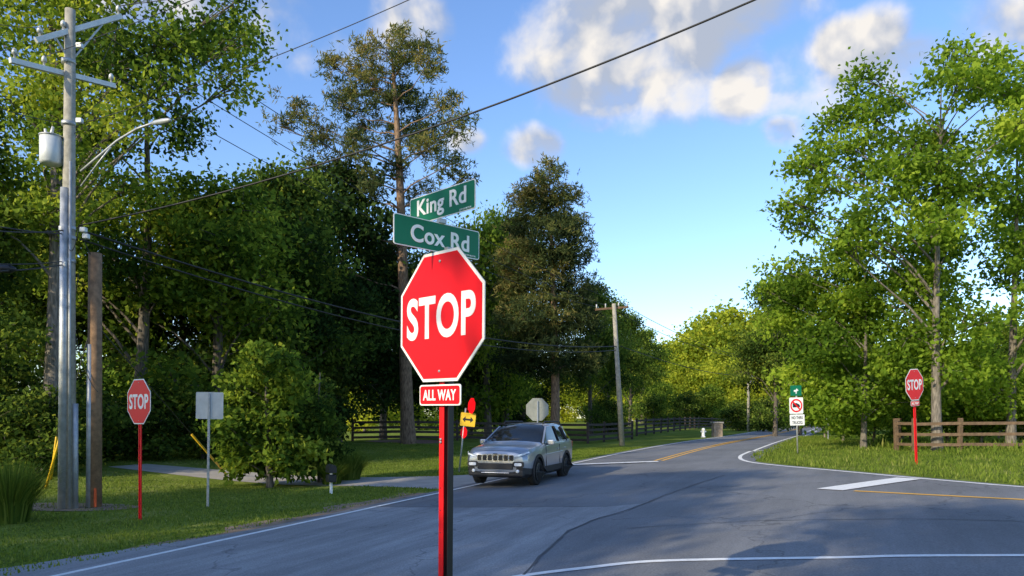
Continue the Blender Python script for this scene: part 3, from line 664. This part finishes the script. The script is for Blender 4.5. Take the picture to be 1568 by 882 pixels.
bx,by=G(348,728); guyw(W(150,500,gy2),Vector((bx,by,tz(bx,by))),.35)
bx,by=G(78,735); guyw(W(120,420,DP),Vector((bx,by,tz(bx,by))),.25)
x,y=(953-CX)/F*44,44
g3=tz(x,y); p3=empty('utility_pole',(x,y,g3))
tp=W(940,465,y)-Vector((x,y,g3))
tube('pole',[(0,0,-.3),tp],[.17,.12],M_woodg,p3,12)
ca=W(912,474,y-.4)-Vector((x,y,g3)); cb=W(962,470,y+.4)-Vector((x,y,g3)); beam('crossarm',ca,cb,.1,.12,M_wood,p3)
for t in (.03,.3,.7,.97):
    p=ca.lerp(cb,t); tube('insulator',[p+Vector((0,0,.06)),p+Vector((0,0,.3))],.04,M_alu,p3,8)
for (px,top,D) in ((1146,545,85),(1090,600,140),(1236,600,150)):
    x_=(px-CX)/F*D; gg=tz(x_,D); e=empty('utility_pole',(x_,D,gg)); h_=EYE+(HY-top)/F*D-gg
    tube('pole',[(0,0,-.2),(0,0,h_)],[.17,.12],M_woodg,e,10); beam('crossarm',(-1.1,0,h_-.4),(1.1,0,h_-.4),.1,.12,M_wood,e)
    if D<100: tube('transformer',[(.35,0,h_-3.2),(.35,0,h_-2.2)],.28,M_alu,e,12)
def cat(a,b,sag,n=28):
    a=Vector(a);b=Vector(b); return [a.lerp(b,i/n)-Vector((0,0,4*sag*(i/n)*(1-i/n))) for i in range(n+1)]
Wr=[]
Wr+= [(cat(W(122,352,DP),W(945,530,44),.9),.028),(cat(W(122,366,DP),W(945,536,44),1.0),.022),
      (cat(ends[2],W(960,466,44),.8),.012),(cat(ends[5],W(914,470,44),.8),.012),(cat(W(108,20,DP),W(930,468,44),.8),.012),
      (cat(W(122,345,DP),W(1700,-255,11),.72),.019),
      (cat(ends[2],W(1250,-230,13),.3),.010),(cat(W(122,190,DP),W(1150,-260,12),.4),.009),
      (cat(ends[2],W(640,-120,9),.1),.007),(cat(ends[4],W(900,-260,9),.1),.008),
      (cat(W(100,352,DP),W(-200,320,9),.15),.014),(cat(W(98,358,DP),W(-200,300,9),.1),.014),(cat(W(98,405,DP),W(-200,410,9),.1),.016),(cat(W(98,400,DP),W(-200,388,9),.1),.012),
      (cat(ends[0],W(-100,10,12),.1),.007),(cat(ends[3],W(-100,60,12),.1),.007),(cat(W(108,190,DP),W(-100,130,12),.1),.009),
      (cat(W(125,352,DP),W(150,392,gy2),.25),.012),(cat(W(98,352,DP),W(120,352,DP-.4),.5),.01),(cat(W(95,405,DP),W(150,600,gy2-.2),.6),.01),
      (cat(W(945,478,44),W(1146,548,85),.6),.018),(cat(W(960,470,44),W(1155,548,85),.6),.018),(cat(W(950,530,44),W(1146,575,85),.5),.026),
      (cat(W(120,200,DP),W(78,208,DP-.1),.1),.008),(cat(W(176,130,DP+1.1),W(80,205,DP-.1),.15),.007),(cat(W(150,108,DP+.5),W(185,28,DP+.9),.05),.006)]
multi_tubes('power_lines',Wr,M_wire,sides=5)
tube('cable_splice_case',[W(-20,411,14),W(-10,411,14),W(16,412,14),W(24,412,14)],[.03,.08,.08,.03],M_black,None,10)

# ---------------------------------------------------------------- fences
def fence(name,pts,h,m,sp=2.4,rails=4,rt=.13,pw=.12):
    e=empty(name,(pts[0][0],pts[0][1],0)); o=Vector((pts[0][0],pts[0][1],0))
    rj=random.Random(len(pts))
    for i in range(len(pts)-1):
        a=Vector((*pts[i],0));b=Vector((*pts[i+1],0)); L=(b-a).length; k=max(1,int(L/sp))
        for j in range(k+1):
            p=a.lerp(b,j/k); z=tz(p.x,p.y)
            if j<k or i==len(pts)-2: box('post',(pw,pw,h+.1),(p.x-o.x,p.y-o.y,z+(h+.1)/2),m,e,rot=(rj.uniform(-.03,.03),rj.uniform(-.03,.03),0),bev=.01)
            if j<k:
                q=a.lerp(b,(j+1)/k); zq=tz(q.x,q.y)
                for r_ in range(rails):
                    f=(r_+.7)/rails*h; beam('rail',(p.x-o.x,p.y-o.y-pw*.6,z+f+rj.uniform(-.02,.02)),(q.x-o.x,q.y-o.y-pw*.6,zq+f+rj.uniform(-.02,.02)),.04,rt,m,e)
    return e
def XY(px,D): return ((px-CX)/F*D,D)
fence('ranch_fence',[XY(540,50),XY(700,51),XY(850,52),XY(900,50),XY(968,58)],1.35,M_fence,2.6,4,.16,.16)
fence('ranch_fence',[XY(975,66),XY(1070,100),XY(1190,120)],1.5,M_fence,3.5,4,.18,.18)
fence('rail_fence',[XY(1372,31),XY(1400,30),XY(1470,29.5),XY(1740,28.5)],1.25,M_fenceb,2.6,3,.12,.15)
fence('rail_fence',[XY(1373,31.3),XY(1382,45)],1.25,M_fenceb,2.8,3,.12,.15)
D=62; x_,_=XY(1098,D); e=empty('stone_pillar',(x_,D,tz(x_,D)))
box('pillar',(.75,.75,1.15),(0,0,.55),mat('stone',(.3,.24,.18),.9,var=.35,scale=5,bump=.5),e,bev=.03); box('cap',(.9,.9,.12),(0,0,1.2),M_conc,e,bev=.02)
D=60; x_,_=XY(1077,D); e=empty('fire_hydrant',(x_,D,tz(x_,D)))
tube('barrel',[(0,0,0),(0,0,.08),(0,0,.08),(0,0,.6),(0,0,.7),(0,0,.78)],[.2,.2,.13,.13,.15,.05],M_white,e,12); tube('outlets',[(-.22,0,.48),(.22,0,.48)],.07,M_white,e,10)
gx,gy=G(507,756); e=empty('mailbox',(gx,gy,tz(gx,gy)),(0,0,rad(25)))
box('post',(.07,.07,.6),(0,0,.28),M_white,e,bev=.01)
n=10
prof=[(.1*math.cos(math.pi*k/n),.12+.1*math.sin(math.pi*k/n)) for k in range(n+1)]+[(-.1,0),(.1,0)]
V=[(a_,-.26,b_) for a_,b_ in prof]+[(a_,.26,b_) for a_,b_ in prof]; m_=len(prof)
meshobj('box',V,[tuple(range(m_)),tuple(range(2*m_-1,m_-1,-1))]+[(i,i+m_,(i+1)%m_+m_,(i+1)%m_) for i in range(m_)],M_black,e,loc=(0,0,.58))
box('lower_box',(.22,.4,.2),(0,0,.42),M_black,e,bev=.02)
D=150; x_,_=XY(992,D); hs=empty('white_house',(x_,D,tz(x_,D)),(0,0,rad(20)))
box('walls',(12,8,3),(0,0,1.5),M_white,hs)
V=[(-6.4,-4.4,3),(6.4,-4.4,3),(6.4,4.4,3),(-6.4,4.4,3),(-6.4,0,5.4),(6.4,0,5.4)]
meshobj('roof',V,[(0,1,5,4),(3,4,5,2),(0,4,3),(1,2,5),(0,3,2,1)],mat('roof_shingles',(.12,.11,.11),.9),hs)
for k in (-4,-1.4,3.5): box('window',(1.1,.06,1.2),(k,-4.03,1.7),M_black,hs)
box('door',(1,.06,2.1),(1.2,-4.03,1.05),M_fenceb,hs)

# ---------------------------------------------------------------- car
M_carp=mat('silver_paint',(.36,.39,.44),.28,.55,coat=.8)
M_glass=mat('car_glass',(.012,.015,.018),.06,0,spec=.4)
M_tyre=mat('tyre_rubber',(.02,.02,.02),.85)
M_rim=mat('alloy_rim',(.12,.125,.13),.35,.7)
M_plast=mat('black_plastic',(.02,.02,.022),.6)
M_lamp=mat('headlamp_glass',(.85,.87,.9),.08,.1)
M_chrome=mat('chrome',(.5,.51,.53),.2,1)
M_tail=mat('tail_lamp_red',(.4,.01,.01),.2)
def make_car(name,loc,yaw,paint=M_carp):
    e=empty(name,loc,(0,0,yaw))
    S_=[ (0.00,.60,.40,.46,.74,[(.55,.80),(.48,.83),(.3,.86),(0,.875)]),
         (0.04,.76,.28,.40,.78,[(.66,.86),(.56,.90),(.3,.93),(0,.945)]),
         (0.16,.86,.24,.38,.84,[(.77,.93),(.62,.965),(.32,.99),(0,1.0)]),
         (0.38,.905,.22,.36,.90,[(.82,.985),(.66,1.025),(.34,1.05),(0,1.055)]),
         (0.90,.925,.22,.36,.96,[(.85,1.04),(.68,1.085),(.36,1.105),(0,1.11)]),
         (1.20,.925,.22,.36,.99,[(.86,1.07),(.72,1.12),(.4,1.145),(0,1.155)]),
         (1.34,.925,.22,.36,1.0,[(.87,1.085),(.80,1.135),(.42,1.165),(0,1.175)]),
         (1.80,.925,.22,.36,1.02,[(.885,1.09),(.745,1.37),(.55,1.45),(0,1.48)]),
         (2.20,.925,.22,.36,1.03,[(.885,1.10),(.69,1.555),(.58,1.615),(0,1.65)]),
         (2.75,.925,.22,.36,1.04,[(.885,1.11),(.68,1.585),(.585,1.65),(0,1.685)]),
         (3.35,.93,.22,.36,1.05,[(.885,1.13),(.675,1.58),(.58,1.645),(0,1.68)]),
         (3.95,.93,.24,.38,1.07,[(.875,1.16),(.66,1.54),(.57,1.61),(0,1.645)]),
         (4.25,.91,.28,.42,1.09,[(.84,1.18),(.66,1.48),(.56,1.575),(0,1.60)]),
         (4.42,.88,.32,.46,1.08,[(.80,1.17),(.68,1.33),(.5,1.40),(0,1.42)]),
         (4.56,.84,.36,.50,1.02,[(.76,1.09),(.66,1.13),(.4,1.15),(0,1.16)]),
         (4.62,.76,.42,.55,.92,[(.70,.98),(.6,1.0),(.35,1.01),(0,1.02)]) ]
    V=[];Fc=[];MI=[]
    for (y,w,zb,zs,zh,up) in S_:
        half=[(w*.8,zb),(w*.97,zs-.04),(w*.985,zs+.12),(w,(zs+zh)/2+.08),(w*.975,zh)]+up
        pts=half+[(-x_,z_) for x_,z_ in half[::-1][1:]]
        n=len(pts); V+=[(x_,y-2.31,z_) for x_,z_ in pts]
    for i in range(len(S_)-1):
        for k in range(n):
            k2=(k+1)%n; Fc.append((i*n+k,(i+1)*n+k,(i+1)*n+k2,i*n+k2))
            kk=k if k<8 else (n-2-k)
            if k==n-1: mi=0
            else:
                if kk in (0,1): mi=0
                elif kk==5 and 6<=i<=11: mi=2
                elif kk in (6,7) and i in (6,7): mi=2
                elif kk in (6,7) and i==13: mi=2
                else: mi=1
            MI.append(mi)
    Fc.append(tuple(range(n))); MI.append(1); Fc.append(tuple((len(S_)-1)*n+k for k in range(n))[::-1]); MI.append(1)
    b=meshobj('body',V,Fc,[M_plast,paint,M_glass],e,midx=MI)
    bmm=bmesh.new(); bmm.from_mesh(b.data); bmesh.ops.recalc_face_normals(bmm,faces=bmm.faces); bmm.to_mesh(b.data); bmm.free()
    WY=(.90-2.31,3.60-2.31)
    for wy in WY:
        for sx_ in (1,-1):
            v,f=tube_geo([(sx_*.6,wy,.36),(sx_*1.1,wy,.36)],[.41,.41],28)
            c_=meshobj('cutter',v,f,M_plast,None)
            c_.matrix_world=Matrix.Translation(Vector(loc))@Matrix.Rotation(yaw,4,'Z')
            md=b.modifiers.new('cut','BOOLEAN'); md.object=c_; md.operation='DIFFERENCE'; md.solver='EXACT'
            bpy.context.view_layer.update()
            dg=bpy.context.evaluated_depsgraph_get(); me=bpy.data.meshes.new_from_object(b.evaluated_get(dg)); b.modifiers.clear(); b.data=me; bpy.data.objects.remove(c_)
    b.data.polygons.foreach_set('use_smooth',[True]*len(b.data.polygons))
    try: b.data.set_sharp_from_angle(angle=rad(28))
    except Exception: pass
    for wy in WY:
        for sx_ in (1,-1):
            AV=[];AF=[]
            for k in range(17):
                a_=rad(-12+204*k/16)
                for rr_,xx in ((.40,.93),(.485,.938),(.485,.90)): AV.append((sx_*xx,wy+rr_*math.cos(a_),.36+rr_*math.sin(a_)))
            for k in range(16): AF+= [(3*k,3*k+1,3*k+4,3*k+3),(3*k+1,3*k+2,3*k+5,3*k+4)]
            meshobj('arch_cladding',AV,AF,M_plast,e)
            r_=.36
            tube('tyre',[(sx_*.68,wy,r_),(sx_*.70,wy,r_),(sx_*.88,wy,r_),(sx_*.905,wy,r_),(sx_*.905,wy,r_)],[.30,r_,r_,.325,.24],M_tyre,e,28)
            tube('rim_recess',[(sx_*.885,wy,r_),(sx_*.908,wy,r_)],[.238,.238],M_plast,e,24)
            RV=[];RF=[]
            for k in range(25):
                a_=2*math.pi*k/24
                for q_,xx in ((.245,.912),(.215,.915)): RV.append((sx_*xx,wy+q_*math.cos(a_),r_+q_*math.sin(a_)))
            for k in range(24): RF.append((2*k,2*k+1,2*k+3,2*k+2))
            meshobj('rim_ring',RV,RF,M_rim,e)
            for k in range(5):
                a_=2*math.pi*k/5+.3; box('spoke',(.012,.055,.2),(sx_*.914,wy+.12*math.sin(a_),r_+.12*math.cos(a_)),M_rim,e,rot=(-a_,0,0))
            tube('hub',[(sx_*.90,wy,r_),(sx_*.922,wy,r_)],.045,M_rim,e,12)
    yf=-2.31
    for k in range(7):
        x0=-.45+k*.15; yo=yf-.004+.05*abs(x0)**2
        plate('grille_slot_surround',rrect(.122,.155,.03),.02,M_chrome,e,(x0,yo,.765)); plate('grille_slot',rrect(.104,.138,.025),.02,M_black,e,(x0,yo-.008,.765))
    for s in (1,-1):
        meshobj('running_light',[(s*.53,yf-.02,.79),(s*.66,yf-.012,.80),(s*.79,yf+.02,.845),(s*.88,yf+.22,.90),(s*.86,yf+.24,.935),(s*.77,yf+.02,.89),(s*.62,yf-.016,.85),(s*.53,yf-.02,.835)],[tuple(range(8)) if s>0 else tuple(range(8))[::-1]],M_lamp,e)
        plate('headlamp_housing',rrect(.30,.15,.05),.05,M_plast,e,(s*.64,yf+.01,.60)); plate('headlamp',rrect(.2,.08,.03),.02,M_lamp,e,(s*.64,yf-.018,.60))
        tube('fog_lamp',[(s*.62,yf+.03,.42),(s*.62,yf-.01,.42)],.045,M_lamp,e,12)
        box('mirror',(.2,.10,.15),(s*1.02,yf+1.68,1.13),paint,e,bev=.035); box('mirror_arm',(.12,.05,.04),(s*.91,yf+1.70,1.08),M_plast,e)
        tube('roof_rail',[(s*.60,yf+2.25,1.64),(s*.61,yf+2.4,1.71),(s*.61,yf+3.9,1.70),(s*.585,yf+4.05,1.62)],.02,M_plast,e,8)
        beam('windscreen_pillar',(s*.875,yf+1.36,1.10),(s*.70,yf+2.18,1.555),.05,.05,paint,e)
        for (y0_,y1_) in ((2.86,2.90),(3.72,3.70)):
            beam('door_pillar',(s*.89,yf+y0_,1.12),(s*.685,yf+y1_,1.575),.012,.07,M_plast,e)
        for yd in (1.55,2.88): beam('door_seam',(s*.928,yf+yd,.46),(s*.912,yf+yd,1.05),.006,.014,M_black,e)
        beam('door_crease',(s*.93,yf+1.4,.80),(s*.935,yf+3.2,.84),.012,.02,paint,e)
        for yd in (2.68,3.40): box('door_handle',(.03,.16,.03),(s*.932,yf+yd,.93),paint,e,bev=.008)
        box('tail_lamp',(.1,.22,.2),(s*.80,yf+4.47,1.0),M_tail,e,bev=.03)
        beam('window_trim',(s*.897,yf+1.7,1.10),(s*.892,yf+3.95,1.165),.012,.02,M_chrome,e)
    box('lower_intake',(1.0,.06,.16),(0,yf+.0,.545),M_plast,e,bev=.02)
    box('bumper_lower_lip',(1.56,.16,.17),(0,yf+.09,.36),M_plast,e,bev=.04)
    box('skid_strip',(.8,.05,.03),(0,yf-.0,.37),M_chrome,e,bev=.012)
    box('bonnet_seam',(1.2,.006,.006),(0,yf+.05,.955),M_black,e)
    box('badge',(.12,.01,.03),(0,yf-.002,.865),M_black,e)
    box('wiper',(.6,.015,.015),(.25,yf+1.44,1.225),M_black,e,rot=(0,0,rad(6))); 
    return e
cxp,cyp=.35,21.6
make_car('silver_suv',(cxp,cyp,tz(cxp,cyp)+.022),rad(-20))
x_,y_=RP(118,2); make_car('parked_car',(x_,y_,tz(x_,y_)+.02),-ANG,M_carp)

# ---------------------------------------------------------------- camera
cam=bpy.data.cameras.new('camera'); co=bpy.data.objects.new('camera',cam); scene.collection.objects.link(co)
co.location=(0,0,EYE); co.rotation_euler=(rad(90),0,0)
cam.sensor_width=36; cam.lens=36*F/1568; cam.shift_y=(HY-441)/1568; cam.clip_end=5000; cam.clip_start=.05
scene.camera=co
# ---------------------------------------------------------------- light
to_sun=Vector((-.70,-.71,0)).normalized(); el=rad(24)
az=math.atan2(to_sun.x,to_sun.y)
dv=Vector((to_sun.x*math.cos(el),to_sun.y*math.cos(el),math.sin(el)))
sl_=bpy.data.lights.new('sun','SUN'); sl_.energy=5.0; sl_.angle=rad(.6); sl_.color=(1,.86,.60)
so=bpy.data.objects.new('sun',sl_); so.rotation_mode='QUATERNION'; so.rotation_quaternion=dv.to_track_quat('Z','Y'); so.location=(0,0,30); link(so)
w=bpy.data.worlds.new('World'); scene.world=w; w.use_nodes=True; nt=w.node_tree; nt.nodes.clear(); L=nt.links.new
try: w.cycles.sampling_method='NONE'
except Exception: pass
out=nt.nodes.new('ShaderNodeOutputWorld'); bg=nt.nodes.new('ShaderNodeBackground'); bg.inputs[1].default_value=.15
sky=nt.nodes.new('ShaderNodeTexSky'); sky.sky_type='NISHITA'; sky.sun_disc=False; sky.sun_elevation=el; sky.sun_rotation=az%(2*math.pi); sky.air_density=1.0; sky.dust_density=.6; sky.ozone_density=2.5
tc=nt.nodes.new('ShaderNodeTexCoord')
def vm(op,a,b=None,c=None):
    n=nt.nodes.new('ShaderNodeVectorMath'); n.operation=op
    for i,q in enumerate((a,b,c)):
        if q is None: continue
        if isinstance(q,(tuple,Vector)): n.inputs[i].default_value=tuple(q)
        else: L(q,n.inputs[i])
    return n
def mth(op,a,b=None,clamp=False):
    n=nt.nodes.new('ShaderNodeMath'); n.operation=op; n.use_clamp=clamp
    for i,q in enumerate((a,b)):
        if q is None: continue
        if isinstance(q,(int,float)): n.inputs[i].default_value=q
        else: L(q,n.inputs[i])
    return n.outputs[0]
def noise(vec,sc,det=7,ro=.6):
    n=nt.nodes.new('ShaderNodeTexNoise'); n.inputs['Scale'].default_value=sc; n.inputs['Detail'].default_value=det; n.inputs['Roughness'].default_value=ro; L(vec,n.inputs['Vector']); return n
dirn=tc.outputs['Generated']
wn=noise(dirn,5,2)
warp=vm('MULTIPLY_ADD',vm('SUBTRACT',wn.outputs['Color'],(.5,.5,.5)).outputs[0],(.08,.08,.05),dirn).outputs[0]
fb=noise(warp,10,5,.52).outputs['Fac']
fb2=noise(vm('ADD',warp,(-.016,-.01,.022)).outputs[0],10,3,.5).outputs['Fac']
clouds=[(1000,50,190,110,1.2),(1110,15,140,60,1.05),(930,140,100,55,1.05),(1140,130,56,52,1.35),(1305,72,72,44,1.4),(1240,110,120,60,.9),(822,228,60,34,1.2),(718,215,34,20,.95),(640,35,75,50,.8),(905,190,50,18,.85),(1195,200,35,26,.95),(1400,95,90,45,.85),(1550,50,120,60,.75),(1460,190,100,50,.45),
        (250,-60,250,90,.8),(1850,120,250,90,.85)]
cur=None
for (px,py,rx,ry,amp) in clouds:
    d=Vector(((px-CX)/F,1,(HY-py)/F)); nn=d.length; d/=nn
    rxx=rx/F/nn; rzz=ry/F/nn
    s_=vm('SUBTRACT',dirn,tuple(d)).outputs[0]; s2=vm('MULTIPLY',s_,(1/rxx,1/(rxx*1.3),1/rzz)).outputs[0]
    ln=vm('LENGTH',s2).outputs['Value']
    g_=mth('MULTIPLY',mth('SUBTRACT',1.35,ln),amp)
    g_=mth('MINIMUM',g_,amp*.8)
    cur=g_ if cur is None else mth('MAXIMUM',cur,g_)
den=mth('ADD',cur,mth('MULTIPLY',mth('SUBTRACT',fb,.5),2.5))
den=mth('MULTIPLY',mth('SUBTRACT',den,.08),1.0,True)
cov=nt.nodes.new('ShaderNodeMapRange'); cov.interpolation_type='SMOOTHSTEP'; cov.inputs[1].default_value=0; cov.inputs[2].default_value=.9; cov.inputs[3].default_value=0; cov.inputs[4].default_value=.97; L(den,cov.inputs[0])
lit=mth('ADD',mth('MULTIPLY',mth('SUBTRACT',fb,fb2),5.0),.50,True)
cc=nt.nodes.new('ShaderNodeValToRGB'); cc.color_ramp.elements[0].position=.15; cc.color_ramp.elements[0].color=(3.2,3.55,4.3,1); cc.color_ramp.elements[1].position=.9; cc.color_ramp.elements[1].color=(6.5,6.15,5.7,1); L(lit,cc.inputs[0])
hs=nt.nodes.new('ShaderNodeHueSaturation'); hs.inputs['Hue'].default_value=.508; hs.inputs['Saturation'].default_value=1.12; hs.inputs['Value'].default_value=1.9; L(sky.outputs[0],hs.inputs['Color'])
mx=nt.nodes.new('ShaderNodeMix'); mx.data_type='RGBA'; L(cov.outputs[0],mx.inputs['Factor']); L(hs.outputs[0],mx.inputs['A']); L(cc.outputs[0],mx.inputs['B'])
L(mx.outputs['Result'],bg.inputs[0]); L(bg.outputs[0],out.inputs[0])
scene.view_settings.view_transform='Standard'; scene.view_settings.look='None'; scene.view_settings.exposure=0; scene.view_settings.gamma=1
